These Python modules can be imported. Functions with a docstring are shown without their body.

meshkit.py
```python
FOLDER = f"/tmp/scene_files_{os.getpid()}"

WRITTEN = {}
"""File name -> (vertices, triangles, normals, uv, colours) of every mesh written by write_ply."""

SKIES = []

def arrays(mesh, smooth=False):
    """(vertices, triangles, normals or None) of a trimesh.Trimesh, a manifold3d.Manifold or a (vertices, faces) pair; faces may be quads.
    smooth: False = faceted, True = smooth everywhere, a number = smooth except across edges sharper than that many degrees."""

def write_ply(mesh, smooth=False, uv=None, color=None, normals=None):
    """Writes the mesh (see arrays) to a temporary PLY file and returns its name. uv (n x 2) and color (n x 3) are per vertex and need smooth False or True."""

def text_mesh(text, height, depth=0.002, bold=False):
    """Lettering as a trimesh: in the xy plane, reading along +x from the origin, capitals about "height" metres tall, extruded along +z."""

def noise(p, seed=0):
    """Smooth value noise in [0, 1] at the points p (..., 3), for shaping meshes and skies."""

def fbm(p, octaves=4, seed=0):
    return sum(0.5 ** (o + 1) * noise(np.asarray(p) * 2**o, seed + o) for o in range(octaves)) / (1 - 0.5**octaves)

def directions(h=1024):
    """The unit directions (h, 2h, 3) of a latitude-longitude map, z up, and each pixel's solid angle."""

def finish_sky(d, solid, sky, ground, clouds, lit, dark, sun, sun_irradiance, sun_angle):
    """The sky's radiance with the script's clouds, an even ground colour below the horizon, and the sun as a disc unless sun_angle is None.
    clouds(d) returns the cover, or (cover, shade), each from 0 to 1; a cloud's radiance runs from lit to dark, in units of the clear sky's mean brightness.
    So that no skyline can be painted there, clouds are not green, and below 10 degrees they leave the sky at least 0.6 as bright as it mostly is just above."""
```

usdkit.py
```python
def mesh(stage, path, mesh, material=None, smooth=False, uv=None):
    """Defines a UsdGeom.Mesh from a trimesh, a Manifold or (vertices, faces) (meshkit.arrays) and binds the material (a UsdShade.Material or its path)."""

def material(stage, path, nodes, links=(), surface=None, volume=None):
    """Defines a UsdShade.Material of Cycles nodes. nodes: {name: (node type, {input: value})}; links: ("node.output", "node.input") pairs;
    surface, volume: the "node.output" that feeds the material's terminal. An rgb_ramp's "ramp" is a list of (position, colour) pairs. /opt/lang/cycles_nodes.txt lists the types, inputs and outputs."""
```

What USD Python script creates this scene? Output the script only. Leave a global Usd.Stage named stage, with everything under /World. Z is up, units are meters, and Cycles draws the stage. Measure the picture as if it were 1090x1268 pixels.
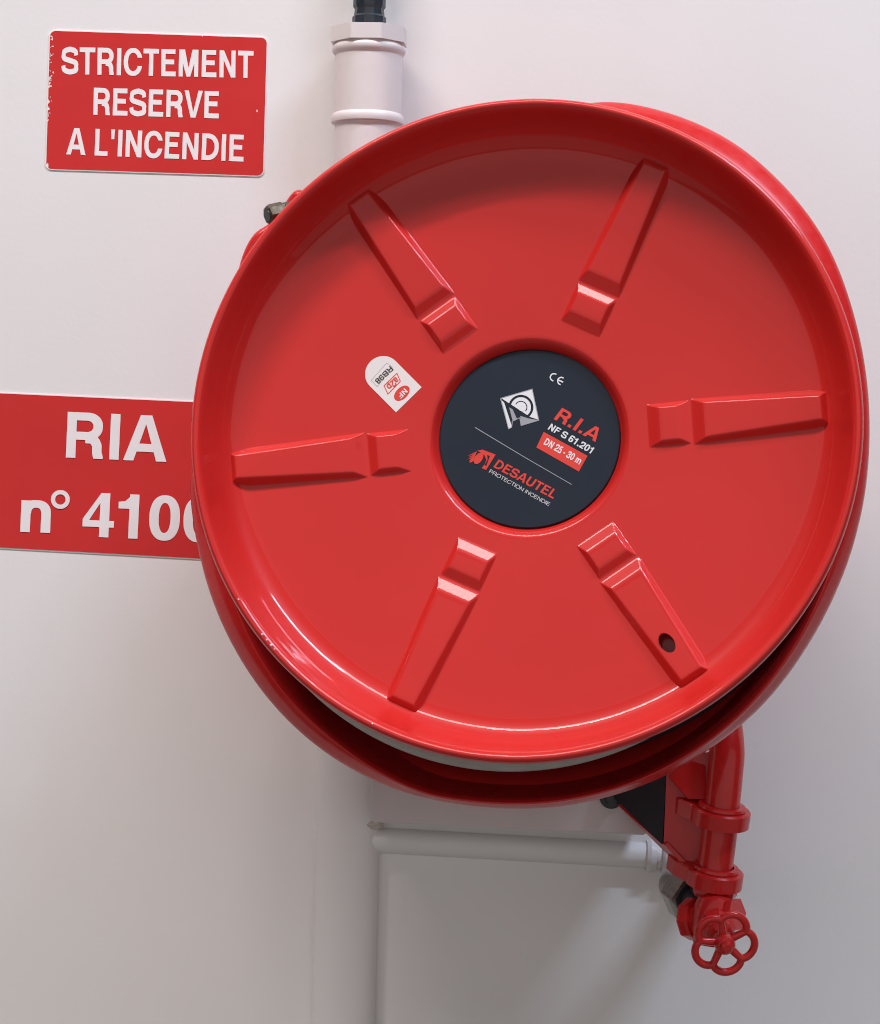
import math, random
import numpy as np
import trimesh
import meshkit, usdkit
from shapely import affinity
from shapely.geometry import Polygon, Point, box as sbox
from shapely.ops import unary_union
from pxr import Usd, UsdGeom, UsdLux, UsdShade, Gf, Sdf

random.seed(7)
rng = np.random.default_rng(7)
stage = Usd.Stage.CreateInMemory()
UsdGeom.SetStageUpAxis(stage, UsdGeom.Tokens.z)
UsdGeom.SetStageMetersPerUnit(stage, 1.0)
UsdGeom.Xform.Define(stage, '/World')
stage.SetDefaultPrim(stage.GetPrimAtPath('/World'))

# ---------------------------------------------------------------- camera, light, exposure
O = np.array([0.0, 0.0, 1.5])                     # centre of the reel's front rim; the wall is at y = WALL
WALL = 0.36
EYE = O + np.array([-0.1230, -2.2, -0.0996])
ROLL, YAW, PITCH, FPX = 0.0291, 0.0252, 0.0085, 3090.0
PW, PH = 1090.0, 1268.0
EXPOSURE = 0.0
_f = np.array([math.sin(YAW) * math.cos(PITCH), math.cos(YAW) * math.cos(PITCH), math.sin(PITCH)])
_r = np.cross(_f, [0, 0, 1]); _r /= np.linalg.norm(_r)
_u = np.cross(_r, _f)
CR, CU = _r * math.cos(ROLL) + _u * math.sin(ROLL), -_r * math.sin(ROLL) + _u * math.cos(ROLL)
cam = UsdGeom.Camera.Define(stage, '/World/camera')
M = Gf.Matrix4d(*[float(x) for x in (*CR, 0, *CU, 0, *(-_f), 0, *EYE, 1)])
cam.AddTransformOp().Set(M)
cam.CreateHorizontalApertureAttr(36.0)
cam.CreateVerticalApertureAttr(36.0 * 1024 / 880)
cam.CreateFocalLengthAttr(36.0 * FPX / PW)
cam.CreateClippingRangeAttr(Gf.Vec2f(0.05, 50))
cam.CreateExposureAttr(EXPOSURE)


def rect_light(name, pos, target, w, h, power, color):
    l = UsdLux.RectLight.Define(stage, '/World/' + name)
    l.CreateWidthAttr(w); l.CreateHeightAttr(h)
    l.CreateIntensityAttr(power); l.CreateColorAttr(Gf.Vec3f(*color))
    pos, target = np.array(pos, float), np.array(target, float)
    z = pos - target; z /= np.linalg.norm(z)
    y = np.array([0, 1.0, 0]) if abs(z[2]) > .9 else np.array([0, 0, 1.0])
    x = np.cross(y, z); x /= np.linalg.norm(x); y = np.cross(z, x)
    l.AddTransformOp().Set(Gf.Matrix4d(*[float(v) for v in (*x, 0, *y, 0, *z, 0, *pos, 1)]))


# two lines of ceiling tubes parallel to the wall (the left one warmer, the right one cooler), a wide dimmer panel between; then added fill panels for light bounced off the unseen hall and floor
rect_light('ceiling_lamp', (-1.75, -1.58, 5.5), (-1.75, -1.58, 0), 2.1, 0.15, 112, (1.0, 0.87, 0.83))
rect_light('ceiling_lamp_001', (2.0, -1.58, 5.5), (2.0, -1.58, 0), 1.9, 0.15, 185, (0.68, 0.80, 1.0))
rect_light('ceiling_lamp_002', (-1.08, -1.85, 5.5), (-1.08, -1.85, 0), 4.3, 0.58, 19, (1.0, 0.95, 0.93))
rect_light('hall_fill', (0.0, -4.4, 2.0), (0.0, 0.3, 2.0), 13.0, 3.9, 0.60, (1.0, 0.97, 0.95))
rect_light('floor_fill', (0.0, -1.6, 0.02), (0.0, -1.6, 2.0), 5.0, 3.0, 0.26, (1.0, 0.95, 0.90))



# ---------------------------------------------------------------- helpers: pixels of the photograph to points of the place
def at(px, py, y):
    """the point of the vertical plane y that the camera sees at this pixel of the photograph"""
    d = _f + (px - PW / 2) / FPX * CR - (py - PH / 2) / FPX * CU
    return EYE + d * (y - EYE[1]) / d[1]


AX = np.array([0.19827, 1.0, -0.15766]); AX /= np.linalg.norm(AX)      # the reel's axis, into the wall
RX = np.cross(AX, [0, 0, 1]); RX /= np.linalg.norm(RX)
RU = np.cross(RX, AX)


def on_reel(px, py, depth):
    """(x, u) in the reel's own plane at this depth along its axis"""
    d = _f + (px - PW / 2) / FPX * CR - (py - PH / 2) / FPX * CU
    p0 = O + AX * depth
    p = EYE + d * ((p0 - EYE) @ AX) / (d @ AX) - p0
    return np.array([p @ RX, p @ RU])


def reel(p):
    """reel coordinates (x, u, depth) to the place"""
    p = np.asarray(p, float)
    return O + p[..., :1] * RX + p[..., 1:2] * RU + p[..., 2:3] * AX


def moved(m, fn):
    m = m.copy(); m.vertices = fn(np.array(m.vertices)); return m


def fix(m, frame_flips=False):
    if frame_flips:
        m.invert()
    return m


# ---------------------------------------------------------------- helpers: prims
used = {}


def numbered(parent, name):
    k = used.get((parent, name), -1) + 1
    used[(parent, name)] = k
    return name if k == 0 else f'{name}_{k:03d}'


LOC = {}


def tag(prim, **kw):
    for k, v in kw.items():
        prim.SetCustomDataByKey(k, v)


def thing(name, label, category, loc):
    path = '/World/' + numbered('/World', name)
    x = UsdGeom.Xform.Define(stage, path)
    x.AddTranslateOp().Set(Gf.Vec3d(*map(float, loc)))
    LOC[path] = np.array(loc, float)
    tag(x.GetPrim(), label=label, category=category)
    return path


def part(parent, name, mesh, mat, smooth=35, label=None):
    path = parent + '/' + numbered(parent, name)
    loc = LOC[parent]
    LOC[path] = loc
    m = mesh.copy()
    m.vertices = np.array(m.vertices) - loc
    p = usdkit.mesh(stage, path, m, MAT[mat], smooth=smooth)
    if label:
        tag(p.GetPrim(), label=label)
    return path


# ---------------------------------------------------------------- materials
MAT = {}
UsdGeom.Scope.Define(stage, '/World/Looks')


def mat(name, nodes, links, surface):
    MAT[name] = usdkit.material(stage, '/World/Looks/' + name, nodes, links, surface=surface)


def paint(name, col, rough=.35, coat=0.0, vary=.06, scale=14, bump=.0, bump_scale=300, spec=.5, metallic=0.0, coat_rough=.04, rvary=.08):
    c = np.array(col)
    lo, hi = c * (1 - vary), np.minimum(c * (1 + vary), 1)
    nodes = {
        'tc': ('texture_coordinate', {}),
        'n': ('noise_texture', {'scale': scale, 'detail': 5, 'roughness': .6}),
        'r': ('rgb_ramp', {'ramp': [(.3, tuple(lo)), (.7, tuple(hi))]}),
        'n2': ('noise_texture', {'scale': scale * 3.3, 'detail': 4}),
        'mr': ('map_range', {'from_min': .3, 'from_max': .7, 'to_min': max(rough - rvary, .02), 'to_max': rough + rvary}),
        'p': ('principled_bsdf', {'metallic': metallic, 'specular_ior_level': spec, 'coat_weight': coat, 'coat_roughness': coat_rough}),
    }
    links = [('tc.object', 'n.vector'), ('n.fac', 'r.fac'), ('r.color', 'p.base_color'), ('tc.object', 'n2.vector'),
             ('n2.fac', 'mr.value'), ('mr.result', 'p.roughness')]
    if bump:
        nodes['bn'] = ('noise_texture', {'scale': bump_scale, 'detail': 3})
        nodes['b'] = ('bump', {'strength': bump, 'distance': .001})
        links += [('tc.object', 'bn.vector'), ('bn.fac', 'b.height'), ('b.normal', 'p.normal')]
        if coat:
            links += [('b.normal', 'p.coat_normal')]
    mat(name, nodes, links, 'p.BSDF')


RED = (0.57, 0.019, 0.016)
paint('red_enamel', RED, .42, coat=.55, vary=.025, scale=6, bump=.05, bump_scale=90, coat_rough=.04, rvary=.02, spec=.22)
paint('red_gloss', (0.56, 0.018, 0.018), .30, coat=.32, vary=.05, scale=20, bump=.05, bump_scale=140, spec=.25)
paint('sign_red', (0.61, 0.028, 0.027), .45, vary=.04, scale=9, spec=.25)
paint('sign_white', (0.88, 0.84, 0.84), .45, vary=.03, scale=30)
paint('wall_paint', (0.81, 0.785, 0.78), .55, vary=.022, scale=2.5, bump=.10, bump_scale=220)
paint('white_plastic', (0.76, 0.71, 0.71), .38, vary=.03, scale=18, bump=.08, bump_scale=120)
paint('white_metal', (0.66, 0.63, 0.63), .4, vary=.03, scale=12, bump=.05, bump_scale=150)
paint('black_plastic', (0.020, 0.026, 0.034), .36, vary=.2, scale=30, bump=.1, bump_scale=250)
paint('label_black', (0.017, 0.024, 0.037), .32, vary=.04, scale=10, rvary=.015, spec=.25)
paint('print_white', (0.74, 0.75, 0.78), .5, vary=.03)
paint('print_grey', (0.33, 0.34, 0.37), .5, vary=.03)
paint('print_red', (0.72, 0.050, 0.035), .4, vary=.04)
paint('print_dark', (0.02, 0.018, 0.017), .5, vary=.05)
paint('sticker_white', (0.80, 0.74, 0.72), .4, vary=.03)
paint('hose_rubber', (0.42, 0.39, 0.36), .6, vary=.1, scale=40, bump=.25, bump_scale=200)
paint('plate_shade', (0.022, 0.021, 0.028), .5, vary=.2, scale=25, spec=.3)  # near-black puts the deep shade into the colour of the side plate
paint('black_rubber', (0.016, 0.018, 0.024), .55, vary=.25, scale=60, bump=.25, bump_scale=220, spec=.3)
paint('steel', (0.42, 0.41, 0.38), .36, vary=.15, scale=50, metallic=.9)
paint('brass', (0.13, 0.105, 0.075), .48, vary=.2, scale=60, metallic=.9)
paint('sealant', (0.56, 0.50, 0.44), .7, vary=.2, scale=60, bump=.3)


# ---------------------------------------------------------------- mesh helpers
def tri(v, f):
    m = trimesh.Trimesh(np.asarray(v, float), np.asarray(f), process=False)
    return m


def grid_faces(n, k, closed_u=False, closed_v=False):
    i, j = np.meshgrid(np.arange(n if closed_u else n - 1), np.arange(k if closed_v else k - 1), indexing='ij')
    i2, j2 = (i + 1) % n, (j + 1) % k
    q = np.stack([i * k + j, i * k + j2, i2 * k + j2, i2 * k + j], -1).reshape(-1, 4)
    return np.vstack([q[:, [0, 1, 2]], q[:, [0, 2, 3]]])


def outward(m):
    m.merge_vertices()
    trimesh.repair.fix_normals(m, multibody=True)
    return m


def sweep(points, radius, sides=14, closed=False, caps=True):
    p = np.asarray(points, float)
    n = len(p)
    rad = np.broadcast_to(radius, (n,))
    t = (np.roll(p, -1, 0) - np.roll(p, 1, 0)) if closed else np.gradient(p, axis=0)
    t /= np.linalg.norm(t, axis=1, keepdims=True)
    a = np.cross(t[0], [0, 0, 1.0] if abs(t[0][2]) < .9 else [1.0, 0, 0]); a /= np.linalg.norm(a)
    fr = []
    for k in range(n):
        a = a - t[k] * (a @ t[k]); a /= np.linalg.norm(a)
        fr.append((a, np.cross(t[k], a)))
    if closed:   # spread the twist
        a2 = fr[-1][0] - t[0] * (fr[-1][0] @ t[0]); a2 /= np.linalg.norm(a2)
        tw = math.atan2(a2 @ fr[0][1], a2 @ fr[0][0])
    else:
        tw = 0
    ang = np.arange(sides) * 2 * np.pi / sides
    v = np.array([p[k] + rad[k] * (np.cos(ang - tw * k / n)[:, None] * fr[k][0] + np.sin(ang - tw * k / n)[:, None] * fr[k][1]) for k in range(n)]).reshape(-1, 3)
    f = grid_faces(n, sides, closed, True)
    if not closed and caps:
        v = np.vstack([v, p[:1], p[-1:]])
        c0, c1 = len(v) - 2, len(v) - 1
        f = np.vstack([f, [[c0, (j + 1) % sides, j] for j in range(sides)],
                       [[c1, (n - 1) * sides + j, (n - 1) * sides + (j + 1) % sides] for j in range(sides)]])
    return outward(tri(v, f))


def spline(pts, n=12, closed=False):
    """Catmull-Rom through the points"""
    p = np.asarray(pts, float)
    q = np.vstack([p[-1:], p, p[:2]]) if closed else np.vstack([2 * p[:1] - p[1:2], p, 2 * p[-1:] - p[-2:-1]])
    out = []
    for k in range(1, len(q) - 2):
        for s in np.arange(n) / n:
            a, b, c, d = q[k - 1:k + 3]
            out.append(.5 * (2 * b + (c - a) * s + (2 * a - 5 * b + 4 * c - d) * s * s + (3 * b - a - 3 * c + d) * s ** 3))
    if not closed:
        out.append(p[-1])
    return np.array(out)


def lathe(profile, origin, axis, n=96, closed=False):
    """profile (radius, along) turned about the axis"""
    axis = np.asarray(axis, float) / np.linalg.norm(axis)
    a = np.cross(axis, [0, 0, 1.0] if abs(axis[2]) < .9 else [0, 1.0, 0]); a /= np.linalg.norm(a)
    b = np.cross(axis, a)
    pr = np.asarray(profile, float)
    th = np.arange(n) * 2 * np.pi / n
    v = (np.asarray(origin) + pr[None, :, :1] * (np.cos(th)[:, None, None] * a + np.sin(th)[:, None, None] * b) + pr[None, :, 1:] * axis).reshape(-1, 3)
    m = tri(v, grid_faces(n, len(pr), True, closed))
    m.merge_vertices(); m.update_faces(m.nondegenerate_faces()); m.remove_unreferenced_vertices()
    trimesh.repair.fix_normals(m, multibody=True)
    return m


def prism(poly, depth, fn, bevel=0.0):
    """a flat outline (shapely) extruded along its own z, mapped to the place by fn; bevel softens the front edge"""
    parts = []
    for g in getattr(poly, 'geoms', [poly]):
        m = trimesh.creation.extrude_polygon(g, depth, engine='earcut')
        if bevel:
            top = m.vertices[:, 2] > depth * .5
            c = np.array(g.centroid.coords[0])
        parts.append(m)
    m = trimesh.util.concatenate(parts)
    return moved(m, fn)


def rounded(w, h, r, n=6):
    return sbox(-w / 2 + r, -h / 2 + r, w / 2 - r, h / 2 - r).buffer(r, quad_segs=n)


def bevel_plate(poly, thick, b, fn):
    """plate with a chamfered front edge: z from 0 (back) to thick (front)"""
    def ring(g, k):
        return np.array(g.exterior.coords)[:-1]
    n = 240
    def sample(g):
        e = g.exterior
        return np.array([e.interpolate(s, normalized=True).coords[0] for s in np.arange(n) / n])
    outer = ring(poly, n)
    c = outer.mean(0)
    d = np.roll(outer, -1, 0) - np.roll(outer, 1, 0)
    d /= np.linalg.norm(d, axis=1, keepdims=True)
    sgn = 1 if poly.exterior.is_ccw else -1
    inn = outer + sgn * b * np.stack([-d[:, 1], d[:, 0]], 1)
    k = len(outer)
    v = np.vstack([np.c_[outer, np.zeros(k)], np.c_[outer, np.full(k, thick - b)], np.c_[inn, np.full(k, thick)]])
    f = []
    for s in range(2):
        for i in range(k):
            j = (i + 1) % k
            f += [[s * k + i, s * k + j, (s + 1) * k + j], [s * k + i, (s + 1) * k + j, (s + 1) * k + i]]
    for base, flip in ((0, True), (2 * k, False)):
        cc, tr = trimesh.creation.triangulate_polygon(Polygon(v[base:base + k, :2]), engine='earcut')
        off = len(v)
        v = np.vstack([v, np.c_[cc, np.full(len(cc), v[base, 2])]])
        f += [list((t[::-1] if flip else t) + off) for t in tr]
    return moved(outward(tri(v, f)), fn)


def frame_fn(origin, right, up, front):
    R_, U_, F_ = (np.asarray(x, float) / np.linalg.norm(x) for x in (right, up, front))
    o = np.asarray(origin, float)
    return lambda p: o + p[:, :1] * R_ + p[:, 1:2] * U_ + p[:, 2:3] * F_


# ---------------------------------------------------------------- lettering: a plain bold grotesque drawn as outlines (capital height 1)
def _se(cx, cy, rx, ry, k=2.35, n=64):
    t = np.arange(n) * 2 * np.pi / n
    c, s = np.cos(t), np.sin(t)
    return Polygon(np.c_[cx + rx * np.sign(c) * np.abs(c) ** (2 / k), cy + ry * np.sign(s) * np.abs(s) ** (2 / k)])


def _ring(x0, y0, x1, y1, sx, sy, k=2.35):
    cx, cy, rx, ry = (x0 + x1) / 2, (y0 + y1) / 2, (x1 - x0) / 2, (y1 - y0) / 2
    return _se(cx, cy, rx, ry, k).difference(_se(cx, cy, rx - sx, ry - sy, k))


def _bx(x0, y0, x1, y1):
    return sbox(x0, y0, x1, y1)


def _bowl(x0, y0, x1, y1, s, b):
    """bowl open to the left: flat at x0, round on the right"""
    h = (y1 - y0) / 2
    def half(a0, b0, a1, b1):
        r = (b1 - b0) / 2
        rx = min(r * 1.15, (a1 - a0) * .75)
        return unary_union([_bx(a0, b0, a1 - rx, b1), _se(a1 - rx, (b0 + b1) / 2, rx, r, 2.15).intersection(_bx(a1 - rx - .001, b0, a1 + 1, b1))])
    return half(x0, y0, x1, y1).difference(half(x0 - .01, y0 + b, x1 - s, y1 - b))


def _stroke(pts, w, n=10):
    from shapely.geometry import LineString
    return LineString(spline(np.array(pts), n)).buffer(w / 2, cap_style=2, join_style=1, quad_segs=4)


def glyph(ch, s, b):
    """(outline, advance)"""
    U_ = unary_union
    P_ = Polygon
    if ch == ' ': return None, .36
    if ch == '.': return _bx(.09, 0, .09 + s, s), s + .18
    if ch == '-': return _bx(.06, .28, .40, .28 + b), .46
    if ch == "'": return P_([(.09, 1), (.09 + s * .95, 1), (.09 + s * .8, .64), (.09 + s * .15, .64)]), s + .16
    if ch == 'I': return _bx(.09, 0, .09 + s, 1), s + .18
    if ch == 'L': return U_([_bx(.09, 0, .09 + s, 1), _bx(.09, 0, .74, b)]), .79
    if ch in 'EF':
        g = [_bx(.09, 0, .09 + s, 1), _bx(.09, 1 - b, .80, 1), _bx(.09, .5 - b / 2 + .03, .74, .5 + b / 2 + .03)]
        if ch == 'E': g.append(_bx(.09, 0, .83, b))
        return U_(g), .89 if ch == 'E' else .84
    if ch == 'T': return U_([_bx(.03, 1 - b, .81, 1), _bx(.42 - s / 2, 0, .42 + s / 2, 1)]), .84
    if ch == 'N': return U_([_bx(.09, 0, .09 + s, 1), _bx(.90 - s, 0, .90, 1), P_([(.09, 1), (.09 + s * 1.02, 1), (.90, 0), (.90 - s * 1.02, 0)])]), .99
    if ch == 'M':
        return U_([_bx(.09, 0, .09 + s * .95, 1), _bx(1.07 - s * .95, 0, 1.07, 1), P_([(.09, 1), (.09 + s * 1.4, 1), (.58 + s * .42, 0), (.58 - s * .42, 0)]),
                   P_([(1.07, 1), (1.07 - s * 1.4, 1), (.58 - s * .42, 0), (.58 + s * .42, 0)])]), 1.16
    if ch in 'AV':
        g = P_([(.01, 0), (.01 + s * 1.08, 0), (.5, 1 - s * .9), (.99 - s * 1.08, 0), (.99, 0), (.5 + s * .6, 1), (.5 - s * .6, 1)])
        if ch == 'V': return affinity.scale(affinity.scale(g, 1, -1, origin=(.5, .5)), .94, 1, origin=(0, 0)), .94
        return U_([g, _bx(.24, .20, .76, .20 + b)]), 1.0
    if ch in '0O':
        w = .70 if ch == '0' else 1.0
        return _ring(.04, -.015, .04 + w, 1.015, s, b, 2.2 if ch == 'O' else 2.3), w + .08
    if ch == 'C':
        o = _ring(.04, -.015, .98, 1.015, s, b, 2.2)
        return o.difference(P_([(.55, .5), (.70, .66), (1.2, .66), (1.2, .355), (.70, .355)])), 1.0
    if ch == 'D': return U_([_bx(.09, 0, .09 + s, 1), _bowl(.09, 0, .95, 1, s, b)]), 1.0
    if ch in 'RPB':
        st = _bx(.09, 0, .09 + s, 1)
        if ch == 'B': return U_([st, _bowl(.09, .5 - b * .42, .86, 1, s, b), _bowl(.09, 0, .92, .5 + b * .42, s, b)]), .98
        if ch == 'P': return U_([st, _bowl(.09, .36, .88, 1, s, b)]), .92
        leg = _stroke([(.52, .44), (.68, .42), (.775, .30), (.785, .14), (.83, -.02)], s).intersection(_bx(0, 0, 2, .6))
        return U_([st, _bowl(.09, .40, .90, 1, s, b), leg]), .98
    if ch == 'S':
        w = (s + b) / 2
        return _stroke([(.86 - w * .5, .695), (.80 - w * .4, .865 - w * .1), (.45, 1.012 - w / 2), (.16 + w * .1, .90 - w * .3), (.045 + w / 2, .725), (.16, .585), (.45, .505), (.75, .42), (.865 - w / 2, .275),
                        (.755, .10 + w * .25), (.45, w / 2 - .012), (.12 + w * .3, .12 + w * .2), (.03 + w / 2, .315)], w), .91
    if ch == 'U':
        return _bx(.08, .36, .08 + s, 1).union(_bx(.92 - s, .36, .92, 1)).union(_ring(.08, -.015, .92, .76, s, b, 2.4).intersection(_bx(0, -.1, 1, .37))), 1.0
    if ch == '1': return U_([_bx(.30, 0, .30 + s, 1), P_([(.05, .82), (.05, .67), (.31, .67), (.31 + s * .5, .99), (.31 + s * .2, 1), (.285, .92), (.20, .84)])]), .72
    if ch == '4': return P_([(.42, 1), (.62, 1), (.62, .375), (.735, .375), (.735, .225), (.62, .225), (.62, 0), (.62 - s, 0), (.62 - s, .225), (.02, .225), (.02, .40)]).difference(P_([(.62 - s, .78), (.62 - s, .375), (.165, .375)])), .77
    w = (s + b) / 2
    if ch == '2': return U_([_stroke([(.04 + w / 2, .63), (.12, .86), (.37, 1.01 - w / 2), (.62, .88), (.68 - w / 3, .70), (.56, .50), (.32, .33), (.16, .18), (.13, .06)], w).intersection(_bx(0, 0, 1, 2)), _bx(.03, 0, .71, b)]), .76
    if ch == '3': return _stroke([(.05 + w / 2, .70), (.14, .88), (.37, 1.01 - w / 2), (.60, .87), (.62, .68), (.50, .56), (.33, .53), (.52, .50), (.70 - w / 2, .33), (.62, .12), (.37, w / 2 - .012), (.12, .12), (.04 + w / 2, .31)], w), .76
    if ch == '5': return U_([_stroke([(.16, .47), (.36, .585), (.58, .53), (.70 - w / 2, .33), (.61, .12), (.36, w / 2 - .012), (.12, .11), (.04 + w / 2, .27)], w), P_([(.13, 1), (.66, 1), (.66, 1 - b), (.27, 1 - b), (.235, .55), (.07, .49)])]), .76
    if ch in '69':
        g = U_([_ring(.04, -.015, .71, .63, s, b), _stroke([(.70 - w / 2, .74), (.60, .90), (.40, 1.012 - w / 2), (.17, .86), (.04 + w / 2, .50), (.05 + w / 2, .30)], w)])
        return (g if ch == '6' else affinity.rotate(g, 180, origin=(.375, .5))), .76
    if ch == '8': return U_([_ring(.04, -.015, .71, .57, s, b), _ring(.07, .57 - b, .68, 1.015, s, b)]), .76
    if ch in 'nmp':
        st = _bx(.08, 0, .08 + s, .73)
        def arch(x0, x1):
            return _ring(x0, .12, x1, .745, s, b, 2.4).intersection(_bx(x0, .43, x1, 1)).union(_bx(x1 - s, 0, x1, .44))
        if ch == 'n': return U_([st, arch(.09, .75)]), .83
        if ch == 'm': return U_([st, arch(.09, .66), arch(.66 - s, 1.15)]), 1.23
        return U_([_bx(.08, -.26, .08 + s, .73), _ring(.08, -.01, .78, .745, s, b)]), .84
    if ch == 'a': return U_([_ring(.05, -.01, .62, .46, s * .9, b), _stroke([(.10, .55), (.22, .665), (.48, .655), (.60 - s * .1, .50), (.61 - s * .1, .0)], s * .9).intersection(_bx(0, 0, 1, 1))]), .76
    raise ValueError(ch)


def word(text, w, h, depth=.0004, bold=True, shear=0.0, track=.0):
    """lettering scaled to w x h (capitals) from its lower left corner"""
    s, b = (.215, .175) if bold is True else ((.11, .10) if bold is False else (bold, bold * .85))
    out, x = [], 0
    for ch in text:
        g, adv = glyph(ch, s, b)
        if g is not None:
            out.append(affinity.translate(g, x, 0))
        x += adv + track
    x0 = min(g.bounds[0] for g in out); x1 = max(g.bounds[2] for g in out)
    kx = w / (x1 - x0)
    ms = []
    for g in out:
        g = affinity.affine_transform(g.buffer(0), [kx, shear * h, 0, h, -x0 * kx, 0]).simplify(h * .002)
        for q_ in getattr(g, 'geoms', [g]):
            q_ = q_.buffer(0)
            ms.append(trimesh.creation.extrude_polygon(q_, depth, engine='earcut'))
    return trimesh.util.concatenate(ms)


# ================================================================ the wall
wall = trimesh.creation.box([6.0, 0.2, 3.6]); wall.apply_translation([0, WALL + .1, 1.8])
wp = usdkit.mesh(stage, '/World/wall', wall, MAT['wall_paint'])
tag(wp.GetPrim(), kind='structure', label='smooth off-white painted wall behind the red reel', category='wall')


def on_wall(px, py, off=0.0):
    return at(px, py, WALL - off)


def wall_text(parent, text, p0, p1, h_px, off, matname='sign_white', bold=True, depth=.0003):
    """text from pixel p0 (lower left) to p1 (lower right), h_px tall"""
    a, b = on_wall(*p0, off), on_wall(*p1, off)
    w = np.linalg.norm(b - a)
    right = (b - a) / w
    up = np.cross(right, [0, 1.0, 0]) * 1.0
    up = up if up[2] > 0 else -up
    h = h_px * (WALL - off - EYE[1]) / FPX
    m = word(text, w, h, depth, bold)
    part(parent, 'lettering', moved(m, frame_fn(a, right, up, [0, -1, 0])), matname, smooth=False)


# --- small sign, upper left
c4 = [on_wall(*p) for p in ((59, 37), (332, 45.5), (327, 219), (58, 210))]
sc = np.mean(c4, 0)
sw = (np.linalg.norm(c4[1] - c4[0]) + np.linalg.norm(c4[2] - c4[3])) / 2
sh = (np.linalg.norm(c4[3] - c4[0]) + np.linalg.norm(c4[2] - c4[1])) / 2
sr = (c4[1] - c4[0] + c4[2] - c4[3]); sr /= np.linalg.norm(sr)
su = np.cross(sr, [0, 1, 0]); su = su if su[2] > 0 else -su
sign = thing('notice_sign', 'small red rectangular sign with three lines of white capitals, worn left edge', 'sign', sc)
part(sign, 'backing', prism(rounded(sw, sh, .0065), .0010, frame_fn(sc, sr, su, [0, -1, 0])), 'sign_white')
# the red print stops a hair short of the edge and is chipped along the left
red = rounded(sw - .0022, sh - .0022, .0058)
chips = []
for k in range(46):
    t = rng.random() ** 1.3
    x = -sw / 2 + .0011 + abs(rng.normal(0, .0016)) + .0004
    y = sh / 2 - .006 - t * sh * .62
    chips.append(affinity.rotate(affinity.scale(Point(x, y).buffer(1, 3), .0003 + .0006 * rng.random(), .0004 + .0014 * rng.random()), rng.normal(0, 35)))
for x, y, a, b in ((.015, .5, .006, .0012), (.09, .5, .005, .0010), (.3, .5, .002, .0014), (-.35, -.5, .003, .0010), (-.15, -.5, .004, .0009), (.46, -.03, .0012, .0016), (.12, -.5, .003, .0007), (.485, -.5, .004, .002), (-.49, -.47, .002, .003), (.5, .49, .003, .0025), (.2, .5, .0015, .002)):
    chips.append(affinity.scale(Point(x * sw, y * sh).buffer(1, 3), a * .6, b))
red = red.difference(unary_union(chips))
part(sign, 'red_face', prism(red, .0003, frame_fn(sc + np.array([0, -.0010, 0]), sr, su, [0, -1, 0])), 'sign_red', smooth=False)
wall_text(sign, 'STRICTEMENT', (76, 91.5), (313.5, 96.5), 33.5, .0013)
wall_text(sign, 'RESERVE', (115.5, 142), (271, 146.5), 33.5, .0013)
wall_text(sign, "A L'INCENDIE", (82, 191), (301.5, 200), 33, .0013)

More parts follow.
